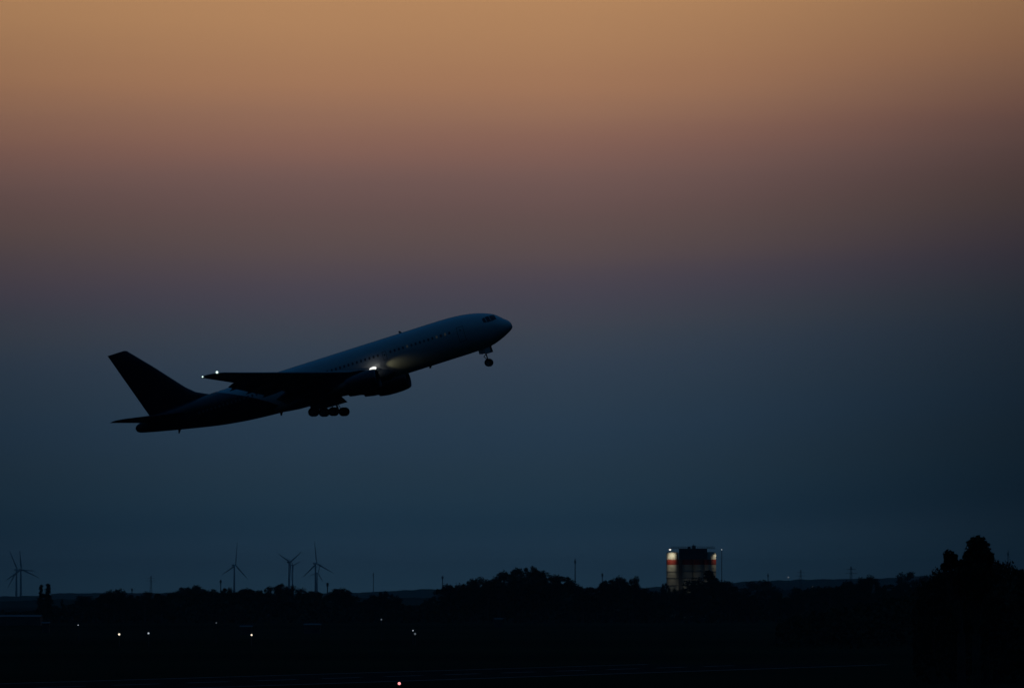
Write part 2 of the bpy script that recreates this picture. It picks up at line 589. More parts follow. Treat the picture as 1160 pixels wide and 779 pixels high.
for side in (1, -1):
    rg = []
    for y in (0, 1.4, 2.5, 3.3, 4.2, 6, 8.2, 11, 14, 17, 20, 22.6, 23.4, 23.75):
        le, te = wle(max(y, 1.6)), wte(y)
        if y > 22.6:
            le += {23.4: .25, 23.75: .9}[y]
        r = foil(le, te - le, lerp_tab([(0, .14), (8, .115), (24, .10)], y), pos=y, twist=lerp_tab([(0, 2.5), (8, 1.5), (24, -.5)], y), z0=wz(y))
        rg.append([Vector((p.x, p.y * side, p.z)) for p in r])
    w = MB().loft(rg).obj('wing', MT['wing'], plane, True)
    # flaps run out a little for take-off
    for (ya, yb, c0, c1, dz) in ((3.2, 7.0, 2.0, 1.9, .45), (9.4, 17.8, 1.7, 1.05, .36)):
        rg = []
        for k in range(5):
            y = ya + (yb - ya) * k / 4
            c = c0 + (c1 - c0) * k / 4
            r = foil(wte(y) - .45, c, .12, pos=y, twist=17, z0=wz(y) - dz + .1)
            rg.append([Vector((p.x, p.y * side, p.z)) for p in r])
        MB().loft(rg).obj('flap', MT['wing'], plane, True)
    for y, ln, rr in ((5.1, 4.6, .34), (10.6, 3.9, .30), (14.0, 3.3, .26), (17.3, 2.8, .22)):
        te = wte(y)
        c = Vector((te - ln * .70, y * side, wz(y) - .55))
        prof = []
        for k in range(11):
            t = k / 10
            prof.append((t * ln, max(.01, rr * math.sin(math.pi * min(1, t ** .75)) ** .7)))
        m_ = MB()
        rings_ = []
        for t, r in prof:
            z = c.z - .12 * (t / ln) ** 2 * ln
            rings_.append([Vector((c.x + t, c.y + r * .8 * math.cos(a * math.pi / 8), z + r * 1.25 * math.sin(a * math.pi / 8))) for a in range(16)])
        m_.loft(rings_).obj('flap_fairing', MT['wing'], plane, True)

# tail fin and tailplane
rg = [foil(a, b - a, t, axis='z', pos=z) for z, a, b, t in ((1.2, 41.0, 50.7, .07), (2.45, 41.9, 51.15, .075), (3.0, 43.1, 51.35, .085), (3.5, 44.1, 51.53, .09), (4.5, 45.25, 51.87, .095), (8.5, 48.78, 53.27, .09),
                                                          (11.5, 51.6, 54.3, .08), (11.62, 51.95, 54.34, .05))]
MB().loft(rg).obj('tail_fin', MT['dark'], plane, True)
for side in (1, -1):
    rg = []
    for y, a, b in ((0, 45.3, 51.2), (1.4, 46.1, 51.35), (4, 48.2, 52.25), (7, 50.65, 53.3), (8.8, 52.1, 53.95), (9.3, 52.8, 54.1)):
        r = foil(a, b - a, .085, pos=y, z0=1.15 + .12 * y, twist=-1)
        rg.append([Vector((p.x, p.y * side, p.z)) for p in r])
    MB().loft(rg).obj('tailplane', MT['dark'], plane, True)

# engines
for side in (1, -1):
    cy, cz = 7.92 * side, -2.72
    e = MB()
    e.lathe([(17.55, 1.17), (17.62, 1.25), (17.9, 1.35), (18.6, 1.43), (19.6, 1.45), (20.6, 1.41), (21.3, 1.32), (21.9, 1.2), (21.88, 1.14), (21.2, 1.2), (20, 1.22), (18.9, 1.16), (18.2, 1.09), (17.7, 1.10), (17.55, 1.17)], 'x', (0, cy, cz), 40)
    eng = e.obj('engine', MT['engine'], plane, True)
    e = MB()
    e.lathe([(17.54, 1.165), (17.56, 1.22), (17.66, 1.278), (17.66, 1.10), (17.56, 1.12), (17.54, 1.165)], 'x', (0, cy, cz), 40)
    e.obj('inlet_lip', MT['lip'], eng, True)
    e = MB()
    for k in range(24):
        a = 2 * math.pi * k / 24
        ca, sa, cb, sb = math.cos(a), math.sin(a), math.cos(a + .2), math.sin(a + .2)
        vs = [(18.7, cy + .38 * ca, cz + .38 * sa), (18.9, cy + .38 * cb, cz + .38 * sb), (18.95, cy + 1.14 * cb, cz + 1.14 * sb), (18.65, cy + 1.14 * ca, cz + 1.14 * sa)]
        e.add(vs, [(0, 1, 2, 3)])
    e.lathe([(18.15, .01), (18.3, .16), (18.6, .33), (18.95, .42)], 'x', (0, cy, cz), 20)
    e.lathe([(19.05, 1.19), (19.05, .01)], 'x', (0, cy, cz), 24)
    e.obj('fan', MT['black'], eng, True)
    e = MB()
    e.lathe([(20.5, 1.0), (21.9, .98), (22.8, .88), (23.9, .66), (23.85, .60), (22.8, .7), (22.2, .2)], 'x', (0, cy, cz), 32)
    e.lathe([(23.0, .5), (23.9, .42), (24.9, .12), (25.1, .01)], 'x', (0, cy, cz), 24)
    e.obj('exhaust_nozzle', MT['core'], eng, True)
    rg = []
    for x, zt, zb, w_ in ((18.9, -1.25, -1.5, .05), (19.6, -1.02, -1.6, .17), (21.5, -.78, -1.6, .22), (23.6, -.5, -1.95, .22), (26, -.5, -1.75, .2), (28.2, -.6, -.95, .06)):
        rg.append([Vector((x, cy - w_, zb)), Vector((x, cy + w_, zb)), Vector((x, cy + w_, zt)), Vector((x, cy - w_, zt))])
    MB().loft(rg).obj('pylon', MT['engine'], eng, False)


# landing gear
def wheel_mesh(r, w):
    m = MB()
    h = w / 2
    m.lathe([(-h * .55, r * .55), (-h * .8, r * .62), (-h, r * .8), (-h * .9, r * .92), (-h * .5, r * .99), (0, r), (h * .5, r * .99), (h * .9, r * .92), (h, r * .8), (h * .8, r * .62), (h * .55, r * .55)], 'y', n=28, mi=0)
    m.lathe([(-h * .55, r * .55), (-h * .35, r * .45), (-h * .3, r * .2), (-h * .5, r * .12), (-h * .5, .001)], 'y', n=28, mi=1)
    m.lathe([(h * .55, r * .55), (h * .35, r * .45), (h * .3, r * .2), (h * .5, r * .12), (h * .5, .001)], 'y', n=28, mi=1)
    return m.mesh('wheel', [MT['rubber'], MT['strut']], True)


WN, WM = wheel_mesh(.53, .32), wheel_mesh(.60, .42)
g = MB()
g.tube((4.55, 0, -2.2), (4.5, 0, -3.35), .14, .13)
g.tube((4.5, 0, -3.35), (4.47, 0, -4.6), .085, .085)
g.tube((4.47, -.42, -4.58), (4.47, .42, -4.58), .07)
g.tube((3.55, .25, -2.55), (4.4, .1, -3.35), .07)
g.tube((3.55, -.25, -2.55), (4.4, -.1, -3.35), .07)
g.tube((4.47, 0, -3.35), (4.9, 0, -3.65), .05)
g.tube((4.9, 0, -3.65), (4.5, 0, -4.2), .05)
g.box((4.28, 0, -3.12), (.2, .5, .16))
ng = g.obj('nose_gear', MT['strut'], plane)
for s in (1, -1):
    o = link('wheel', WN, ng)
    o.location = (4.47, .3 * s, -4.58)
    d = MB()
    d.box((4.75, .55 * s, -2.95), (1.0, .04, .55))
    d.obj('gear_door', MT['fuselage'], ng)
    d = MB()
    d.box((4.05, .62 * s, -2.98), (.8, .04, .75), rot=Matrix.Rotation(.25 * s, 4, 'X'))
    d.obj('gear_door', MT['fuselage'], ng)
g = MB()
g.tube((4.2, 0, -3.12), (4.08, 0, -3.12), .1, .12, 14)
g.obj('taxi_light', MT['lip'], ng)

for s in (1, -1):
    cx, cz, y = 27.3 + .06 * s, -4.42, 4.95 * s
    tl = math.radians(18)
    g = MB()
    g.tube((27.3, y * .98, -1.2), (27.3, y, -3.0), .22, .2, 14)
    g.tube((27.3, y, -3.0), (cx, y, cz), .13, .13, 12)
    ax = Vector((math.cos(tl), 0, math.sin(tl)))   # toes down: forward end (smaller x) is lower
    f, b = Vector((cx, y, cz)) - ax * .72, Vector((cx, y, cz)) + ax * .72
    g.tube(f, b, .12, .12)
    for q in (f, b):
        g.tube(q + Vector((0, -.66, 0)), q + Vector((0, .66, 0)), .09)
    g.tube((27.3, y, -2.7), (27.0, y - 2.6 * s, -1.9), .09)
    g.tube((27.3, y, -2.6), (25.2, y - .3 * s, -1.2), .09)
    g.tube((27.45, y, -2.9), (27.95, y, -3.5), .06)
    g.tube((27.95, y, -3.5), (27.45, y, -4.2), .06)
    g.tube((27.15, y, -3.0), Vector((cx, y, cz)) - ax * .5, .05)
    mg = g.obj('main_gear', MT['strut'], plane)
    for q in (f, b):
        for k in (1, -1):
            o = link('wheel', WM, mg)
            o.location = q + Vector((0, .57 * k, 0))
    d = MB()
    d.box((27.3, y + .35 * s, -2.35), (1.0, .05, 1.9))
    d.obj('gear_door', MT['wing'], mg)
    d = MB()
    vs = [(25.4, 1.05 * s, -2.75), (29.3, 1.05 * s, -2.75), (29.2, 1.45 * s, -3.5), (28.2, 1.5 * s, -3.72), (24.85, 1.5 * s, -3.80)]
    vs += [(p[0], p[1] + .06 * s, p[2]) for p in vs]
    d.add(vs, [(0, 1, 2, 3, 4), (9, 8, 7, 6, 5)] + [(i, (i + 1) % 5, 5 + (i + 1) % 5, 5 + i) for i in range(5)])
    d.obj('wheel_bay_door', MT['wing'], plane)


# windows, doors
def patch(xa, xb, za, zb, off, shear=0.0, nx=4, nz=6, rnd=0.0):
    """a piece of skin between xa..xb and za..zb, standing off the fuselage, as an open sheet with a small rim"""
    vs, fs = [], []
    for j in range(nz + 1):
        for i in range(nx + 1):
            a, b = i / nx, j / nz
            z = za + (zb - za) * b
            ins = 0.0
            if rnd:
                e = max(0, abs(b - .5) * 2 - (1 - rnd)) / rnd
                ins = (1 - math.sqrt(max(0, 1 - e * e))) * .5
            xx = xa + (xb - xa) * (ins + a * (1 - 2 * ins)) + shear * b
            vs.append(surf(xx, z, 1, off))
    for j in range(nz):
        for i in range(nx):
            fs.append((j * (nx + 1) + i, j * (nx + 1) + i + 1, (j + 1) * (nx + 1) + i + 1, (j + 1) * (nx + 1) + i))
    return vs, fs


wx = [x for x in [7.9 + .60 * k for k in range(61)] if not any(abs(x - d) < .75 for d in (17.2, 26.2))]
vs, fs = patch(20 - .13, 20 + .13, .35, .75, .012, nx=3, nz=8, rnd=.5)
WMESH = mesh('cabin_window', [v - Vector((20, 0, 0)) for v in vs], fs, MT['cabin_glass'], True)
WLIT = WMESH.copy()
WLIT.materials.clear()
WLIT.materials.append(MT['lit_glass'])
for k, x in enumerate(wx):
    lit = k in (1, 3, 10)
    if x > 33:
        v2, f2 = patch(x - .13, x + .13, .35, .75, .012, nx=3, nz=8, rnd=.5)
        o = link('cabin_window', mesh('cabin_window', [v - Vector((x, 0, 0)) for v in v2], f2, MT['cabin_glass'], True), fus)
    else:
        o = link('cabin_window', WLIT if lit else WMESH, fus)
        if lit:
            o['label'] = 'faintly lit cabin window'
    o.location = (x, 0, 0)
for x, w_, z0, z1 in ((6.4, .95, -1.05, .95), (17.2, .55, -.3, .85), (45.2, .95, -.55, 1.25)):
    for sd_ in (1, -1):
        m_ = MB()
        for (a, b, c, d) in ((x - w_ / 2, x - w_ / 2 + .05, z0, z1), (x + w_ / 2 - .05, x + w_ / 2, z0, z1), (x - w_ / 2, x + w_ / 2, z1 - .05, z1), (x - w_ / 2, x + w_ / 2, z0, z0 + .05)):
            v2, f2 = patch(a, b, c, d, .006, nx=2, nz=8)
            m_.add([Vector((v.x, v.y * sd_, v.z)) for v in v2], f2)
        v2, f2 = patch(x - .09, x + .09, z1 - .62, z1 - .32, .008, nx=2, nz=3, rnd=.5)
        m_.add([Vector((v.x, v.y * sd_, v.z)) for v in v2], f2)
        m_.obj('cabin_door', MT['seam'], fus)
for sd_ in (1, -1):
    # cockpit glazing: front pane, corner pane, side pane
    for quad in (((1.55, .56), (2.35, .42), (2.75, 1.25), (1.98, 1.22)), ((2.42, .42), (3.10, .44), (3.45, 1.22), (2.83, 1.26)), ((3.18, .44), (3.75, .52), (3.98, 1.08), (3.53, 1.2))):
        vs, fs = [], []
        n_ = 6
        for j in range(n_ + 1):
            for i in range(n_ + 1):
                a, b = i / n_, j / n_
                x = (1 - b) * ((1 - a) * quad[0][0] + a * quad[1][0]) + b * ((1 - a) * quad[3][0] + a * quad[2][0])
                z = (1 - b) * ((1 - a) * quad[0][1] + a * quad[1][1]) + b * ((1 - a) * quad[3][1] + a * quad[2][1])
                vs.append(surf(1.55 + (x - 1.55) * .74, z, sd_, .015))
        fs = [(j * (n_ + 1) + i, j * (n_ + 1) + i + 1, (j + 1) * (n_ + 1) + i + 1, (j + 1) * (n_ + 1) + i) for j in range(n_) for i in range(n_)]
        link('cockpit_window', mesh('cockpit_window', vs, fs, MT['glass'], True), fus)


def blade(name, x, z0, z1, c0, c1, sw, m):
    rg_ = [foil(x, c0, .12, axis='z', pos=z0, n=6), foil(x + sw, c1, .10, axis='z', pos=z1, n=6)]
    MB().loft(rg_).obj(name, m, plane, True)


blade('antenna', 14.6, 2.66, 3.0, .42, .22, .3, MT['wing'])
blade('antenna', 33.3, -2.5, -2.98, .45, .2, .3, MT['wing'])
blade('antenna', 12.0, -2.66, -2.95, .4, .25, .2, MT['wing'])
blade('tail_skid', 47.4, -.6, -1.12, .45, .16, .4, MT['strut'])


def ell(c, r, n=14):
    m = MB()
    prof = [(math.cos(math.pi * k / n) * r[0], max(.002, math.sin(math.pi * k / n))) for k in range(n + 1)]
    rg_ = []
    for t, s in prof:
        rg_.append([Vector((c[0] + t, c[1] + s * r[1] * math.cos(2 * math.pi * i / n), c[2] + s * r[2] * math.sin(2 * math.pi * i / n))) for i in range(n)])
    return m.loft(rg_)


LAND = Vector((19.0, 3.45, -.97))
ell(LAND, (.5, .25, .24)).obj('landing_light', MT['lamp_white'], plane, True)
ell((34.3, 23.4, wz(23.4) + .12), (.16, .16, .16)).obj('wing_tip_light', MT['nav'], plane, True)
ell((36.25, 23.75, wz(23.8)), (.10, .10, .10)).obj('wing_tip_light', MT['nav'], plane, True)
ld = bpy.data.lights.new('landing_light_beam', 'SPOT')
ld.energy = 52
ld.color = (1, .92, .48)
ld.spot_size = math.radians(40)
ld.spot_blend = 1.0
ld.shadow_soft_size = .12
lo_ = bpy.data.objects.new('landing_light_beam', ld)
COL.objects.link(lo_)
lo_.parent = plane
lo_.location = LAND + Vector((-.5, .0, 0.0))
lo_.rotation_euler = Vector((1, .50, .06)).to_track_quat('Z', 'Y').to_euler()


# ------------------------------------------------------------------ trees
def limb(m, a, b, r0, r1):
    m.tube(a, b, r0, r1, 6, cap=False)


def tree_meshes(kind, seed):
    """unit tree: height 1, crown half width 1 in local x,y before scaling (scaled per tree)"""
    R = random.Random(seed)
    t = MB()
    t.tube((0, 0, 0), (0.01, 0, .3), .030, .022, 8, cap=False)
    t.tube((0.01, 0, .3), (R.uniform(-.02, .02), 0, .85), .022, .006, 8, cap=False)
    clumps = []
    if kind == 'round':
        for k in range(R.randint(22, 28)):
            a = R.uniform(0, 6.28)
            z = R.uniform(.34, .93)
            w = math.sqrt(max(0.04, 1 - ((z - .58) / .40) ** 2)) * .30
            rr = R.uniform(.25, 1) * w
            clumps.append((rr * math.cos(a), rr * math.sin(a), z, R.uniform(.07, .13)))
    elif kind == 'broad':
        for k in range(R.randint(26, 34)):
            a = R.uniform(0, 6.28)
            z = R.uniform(.35, .92)
            w = math.sqrt(max(0.05, 1 - ((z - .5) / .48) ** 2)) * .46
            rr = R.uniform(.3, 1) * w
            clumps.append((rr * math.cos(a), rr * math.sin(a), z, R.uniform(.06, .12)))
    elif kind == 'tall':
        for k in range(20):
            a = R.uniform(0, 6.28)
            z = .28 + .66 * k / 19
            w = math.sqrt(max(0.05, 1 - ((z - .55) / .45) ** 2)) * .16
            rr = R.uniform(.2, 1) * w
            clumps.append((rr * math.cos(a), rr * math.sin(a), min(z, .93), R.uniform(.05, .09)))
    elif kind == 'poplar':
        for k in range(34):
            a = R.uniform(0, 6.28)
            z = .10 + .85 * k / 33
            w = .075 * min(1.0, (1.0 - z) * 3.2) ** .6 * (.75 + .25 * math.sin(3.1 * z))
            rr = R.uniform(.1, 1) * w * .4
            clumps.append((rr * math.cos(a), rr * math.sin(a), z, R.uniform(.035, .055) * (1.0 if z < .6 else 1.55 - .95 * z)))
    elif kind == 'conifer':
        for k in range(44):
            a = R.uniform(0, 6.28)
            z = .12 + .84 * (k / 43)
            w = (1 - z) * .30 + .01
            rr = R.uniform(.3, 1) * w
            clumps.append((rr * math.cos(a), rr * math.sin(a), z, .026 + .075 * (1 - z)))
    for (x, y, z, r) in clumps[::3]:
        limb(t, (0, 0, z * .62), (x * .9, y * .9, z), .010, .003)
    c_v, c_f = [], []
    top = max(c[2] + c[3] for c in clumps)
    for (x, y, z, r) in clumps:
        n = int(120 * (r / .1) ** 1.5) + (40 if kind != 'poplar' else 90)
        for _ in range(n):
            d = Vector((R.gauss(0, 1), R.gauss(0, 1), R.gauss(0, 1))).normalized() * r * (R.random() ** .45) * R.uniform(.75, 1.22)
            p = Vector((x, y, z)) + Vector((d.x, d.y, d.z * .85))
            s = R.uniform(.010, .024) if kind != 'poplar' else R.uniform(.007, .014)
            nrm = Vector((R.gauss(0, 1), R.gauss(0, 1), R.gauss(0, 1))).normalized()
            a = nrm.orthogonal().normalized() * s
            b = nrm.cross(a).normalized() * s * R.uniform(.6, 1.1)
            o = len(c_v)
            c_v += [p - a, p + b * .8, p + a, p - b * .8]
            c_f.append((o, o + 1, o + 2, o + 3))
    zmax = sorted(v.z for v in c_v)[int(len(c_v) * .985)]
    for v in c_v:
        v.z *= 1 / zmax
    return (t.mesh('trunk', MT['bark'], True), mesh('crown', c_v, c_f, MT['leaf'] if seed % 2 else MT['leaf2']), sorted(abs(v.x) for v in c_v)[int(len(c_v) * .97)])


LIB = {}
for kind, n in (('round', 6), ('broad', 6), ('tall', 4), ('poplar', 2), ('conifer', 4)):
    LIB[kind] = [tree_meshes(kind, 100 + 13 * k + len(kind)) for k in range(n)]
CNT = {}


def tree(px, ytop, dist, kind, label, group=None, wpx=None, name=None, var=None):
    """tree whose tip shows at photograph row ytop"""
    top = at(px, ytop, dist)
    h = top.z
    k = CNT.get(kind, 0)
    CNT[kind] = k + 1
    tr, cr_, hw = LIB[kind][(k if var is None else var) % len(LIB[kind])]
    e = empty(name or {'poplar': 'poplar_tree', 'conifer': 'conifer_tree'}.get(kind, 'broadleaf_tree'), (top.x, top.y, 0), label, 'tree', group, rotz=0 if var is not None else random.uniform(0, 6.28))
    sx = h
    if wpx:
        sx = wpx * dist / FPX / (2 * hw)
    for nm, me in (('trunk', tr), ('crown', cr_)):
        o = link(nm, me, e)
        o.scale = (sx, sx, h)
    return e


# -- trees that stand out, each with its own label
tree(46.6, 663, 4700, 'poplar', 'slimmer left poplar of the tall dark pair on the left', wpx=5.5)
tree(54.6, 662, 4710, 'poplar', 'fuller right poplar of the tall dark pair on the left', wpx=7.5)
tree(50.8, 672.5, 4690, 'tall', 'shorter dark tree filling the foot of the two tall poplars', wpx=17)
tree(70.5, 679.5, 4900, 'conifer', 'small spiky tree just right of the two tall poplars', wpx=12)
tree(254.3, 667, 5000, 'conifer', 'thin spire-topped tree at the foot of the thin mast beside the left middle turbine', wpx=14)
tree(805, 648, 4950, 'conifer', 'dark pointed conifer standing in front of the right side of the silos', wpx=58)
tree(795, 657, 4930, 'round', 'rounded dark tree left of the pointed conifer before the silos', wpx=34)
tree(817, 659, 4940, 'round', 'rounded dark tree right of the pointed conifer before the silos', wpx=28)
tree(753.5, 661.5, 5000, 'tall', 'narrow dark tree at the left foot of the lit silo', wpx=9)
tree(862, 659, 7300, 'round', 'hazy bluish tree clump right of the silos, behind the black treeline', wpx=34)
tree(1033, 649.5, 6800, 'broad', 'hazy navy tree with a knobbed top left of the big blurred tree', wpx=40)
tree(505, 663.5, 4950, 'round', 'round tree at the left end of the big central wood, by a thin mast', wpx=22)


def lobed_tree(clumps, base, dist, label, seed, leaf=.17):
    """a single big tree whose crown is a set of foliage clumps (px, row, radius px) hung on limbs"""
    R_ = random.Random(seed)
    k = dist / FPX
    b = at(base, HORY, dist)
    e_ = empty('broadleaf_tree', (b.x, b.y, 0), label, 'tree')
    t = MB()
    cs = []
    for (px, py, r) in clumps:
        p = at(px, py, dist)
        cs.append((Vector((p.x - b.x, R_.uniform(-1.0, 1.0), p.z)), r * k))
    hub = Vector((0, 0, min(c[0].z for c in cs) * .72))
    t.tube((0, 0, 0), hub, .42, .30, 12, cap=False)
    vs, fs = [], []
    for c, r in cs:
        mid = hub.lerp(c, .55) + Vector((R_.uniform(-.2, .2), 0, R_.uniform(0, .4)))
        t.tube(hub, mid, .14, .09, 7, cap=False)
        t.tube(mid, c, .09, .03, 6, cap=False)
        for _ in range(int(420 * r * r) + 120):
            d = Vector((R_.gauss(0, 1), R_.gauss(0, 1), R_.gauss(0, 1))).normalized() * r * (R_.random() ** .4) * R_.uniform(.75, 1.15)
            q = c + Vector((d.x, d.y * 1.3, d.z))
            sz_ = leaf * R_.uniform(.5, 1.2)
            n_ = Vector((R_.gauss(0, 1), R_.gauss(0, 1), R_.gauss(0, 1))).normalized()
            a = n_.orthogonal().normalized() * sz_
            bb = n_.cross(a).normalized() * sz_ * R_.uniform(.5, 1)
            o = len(vs)
            vs += [q - a, q + bb, q + a, q - bb]
            fs.append((o, o + 1, o + 2, o + 3))
    t.obj('trunk', MT['bark'], e_, True)
    link('crown', mesh('crown', vs, fs, MT['leaf']), e_)


lobed_tree([(1108, 614, 8), (1103, 617, 8), (1113, 617, 7), (1101, 625, 8), (1112, 626, 10), (1120, 631, 6), (1121, 636, 5), (1098, 634, 8), (1107, 638, 13), (1093, 641, 8), (1114, 643, 10),
            (1100, 650, 14), (1115, 653, 14), (1088, 652, 10), (1105, 664, 18)], 1106, 800, 'tallest soft-edged black tree rising near the right edge', 31)
lobed_tree([(1074, 629, 6), (1080, 632, 5.5), (1074, 636, 6), (1081, 638, 6), (1070, 642, 4), (1076, 641, 4.5), (1086, 641, 6), (1085, 648, 5), (1090, 656, 8), (1088, 664, 10)], 1089, 815,
           'soft-edged black tree lobe leaning left of the tallest tree near the right edge', 32)

# -- skyline trees, zone by zone (px, row of the tip, width in px); nothing tells the trees of one zone apart
ZONES = [
    ('skyline trees left of the central turbines', 'dark rounded skyline tree between the two poplars and the middle turbines', 5000,
     [(80, 687, 12), (87, 684, 14), (95, 678, 22), (105, 684, 14), (113, 679, 16), (121, 675, 14), (129, 671, 18), (139, 675, 16), (146, 678, 12), (157, 680, 14), (164, 677, 16), (173, 673.5, 18),
      (183, 677, 18), (192, 677, 18), (201, 674, 20), (212, 671, 22), (224, 672, 24), (236, 673, 22), (244, 676, 18)]),
    ('hazy trees left of the middle turbines', 'hazier blue-black tree rising just behind the left treeline', 7200,
     [(205, 668.5, 22), (216, 668, 20), (226, 666.5, 18), (234, 670, 22)]),
    ('skyline trees under the middle turbines', 'dark skyline tree below the row of three middle turbines', 5050,
     [(249, 674, 16), (260, 669.5, 14), (267, 673, 14), (276, 671, 18), (285, 670, 20), (293, 672, 14), (303, 670.5, 16), (311, 667, 20), (319, 663.5, 22), (326, 665.5, 16), (338, 674, 16),
      (346, 670, 18), (354, 672.5, 18), (362, 674, 16), (377, 676, 14), (384, 669.5, 20), (391, 674, 18), (396, 679, 12)]),
    ('skyline trees between turbines and central wood', 'low dark tree in the dip between the turbines and the central wood', 5000,
     [(404, 683, 12), (413, 682, 14), (421, 678, 16), (428, 677, 18), (435, 673, 14), (442, 675, 16), (449, 680, 14), (458, 687, 16), (468, 688, 16), (478, 687, 16), (487, 685, 18), (494, 678, 18)]),
    ('trees of the big central wood', 'dark tree in the big mound-shaped wood right of centre', 5000,
     [(514, 667, 18), (521, 664, 16), (529, 661, 18), (537, 659, 14), (545, 657, 16), (553, 660, 16), (559, 664, 14), (566, 652, 20), (575, 650, 20), (584, 646.5, 18), (594, 645.5, 13), (603, 644.5, 18),
      (610, 648.5, 18), (619, 650, 22), (627, 655, 20), (637, 655, 22), (645, 660, 18), (652, 664, 16), (590, 655, 30), (615, 657, 30), (640, 664, 30), (560, 660, 30), (535, 666, 26)]),
    ('skyline trees left of the silos', 'dark uneven tree between the central wood and the silos', 4950,
     [(660, 671, 16), (671, 668, 16), (683, 661, 12), (690, 659, 14), (695, 664, 14), (701, 655.5, 14), (709, 658, 16), (717, 656.5, 16), (725, 665, 16), (734, 672, 18), (745, 673, 18), (760, 669.5, 16), (771, 671, 18), (781, 670, 18)]),
    ('skyline trees right of the silos', 'dark low tree between the silos and the big blurred tree', 4950,
     [(827, 667, 16), (838, 673, 14), (845, 673, 14), (853, 677, 14), (872, 671, 18), (879, 674, 14), (889, 679, 14), (900, 674, 16), (908, 669, 18), (918, 668, 20), (929, 668, 20), (940, 668, 20), (950, 668, 18),
      (957, 661, 18), (966, 661, 18), (975, 657.5, 18), (983, 655, 16), (990, 657, 16), (1000, 668, 14), (1008, 664, 20), (1018, 664, 20), (1028, 662, 20), (1040, 664, 18)]),
    ('trees at the right edge', 'dark tree in the row under and beside the big blurred tree', 1500,
     [(1051, 660, 24), (1058, 651.5, 26), (1068, 651, 28), (1080, 647, 30), (1092, 644, 34), (1105, 641, 36), (1117, 640.5, 34), (1128, 641.5, 28), (1137, 642.5, 26), (1146, 643.5, 22), (1158, 649, 22), (1166, 648, 24)]),
]
R = random.Random(5)
for group, label, dist, lst in ZONES:
    for i, (px, y, w) in enumerate(lst):
        kind = R.choice(['round', 'round', 'broad', 'tall' if w < 17 else 'broad']) if y > 666 else R.choice(['round', 'round', 'tall'])
        tree(px, y - (2.2 if y > 666 else 1.0 if dist > 2000 else 0.0), dist + R.uniform(-160, 160) * dist / 5000, kind, label, group, wpx=w * ((1.45 if y > 666 else 1.2) if kind != 'tall' else 1.15))
        if i + 1 < len(lst) and dist < 6000 and R.random() < .6:
            px2, y2, w2 = lst[i + 1]
            if abs(px2 - px) < 16:
                tree((px + px2) / 2 + R.uniform(-2, 2), max(y, y2) + R.uniform(-2.5, 1.5), dist + R.uniform(-120, 120) * dist / 5000, R.choice(['tall', 'tall', 'conifer']), label, group, wpx=R.uniform(6, 10) * (1.6 if dist < 2000 else 1))

# the unbroken dark mass of wood and scrub under the skyline
def scrub(name, dist, depth, x0, x1, tab, count, size, seed, label):
    R_ = random.Random(seed)
    vs, fs = [], []
    for _ in range(count):
        px = R_.uniform(x0, x1)
        d = dist + R_.uniform(-.5, .5) * depth
        topz = (HORY - lerp_tab(tab, px)) * d / FPX + CAMH + noise.noise(Vector((px * .12, d * .01, seed))) * 2.2
        z = topz * (R_.random() ** .6)
        p = Vector(((px - 580) * d / FPX, d, max(.3, z)))
        s = size * R_.uniform(.5, 1.2)
        nrm = Vector((R_.gauss(0, 1), R_.gauss(0, 1), R_.gauss(0, 1))).normalized()
        a = nrm.orthogonal().normalized() * s
        b = nrm.cross(a).normalized() * s * R_.uniform(.5, 1)
        o = len(vs)
        vs += [p - a, p + b, p + a, p - b]
        fs.append((o, o + 1, o + 2, o + 3))
    return tag(link(name, mesh(name, vs, fs, MT['leaf2'])), label, 'woodland', kind='stuff')


scrub('woodland', 5050, 320, -60, 1230,
      [(-60, 697), (0, 695), (40, 695), (44, 688), (66, 690), (100, 687), (145, 685), (200, 680), (330, 678), (400, 686), (450, 688), (490, 688), (505, 676), (560, 668), (600, 664), (640, 670), (655, 676), (740, 678),
       (790, 672), (820, 674), (835, 679), (895, 683), (950, 675), (1000, 674), (1230, 670)], 42000, 1.15, 21, 'continuous black mass of woods and scrub under the skyline')
scrub('scrubland', 2600, 300, 880, 1075, [(880, 708), (960, 690), (1075, 668)], 9000, .6, 23, 'dark scrub sloping down left of the big near tree')
scrub('understorey', 1500, 90, 1035, 1200, [(1035, 690), (1045, 673), (1060, 664), (1075, 662), (1200, 660)], 12000, .45, 22, 'black undergrowth below the trees at the right edge')


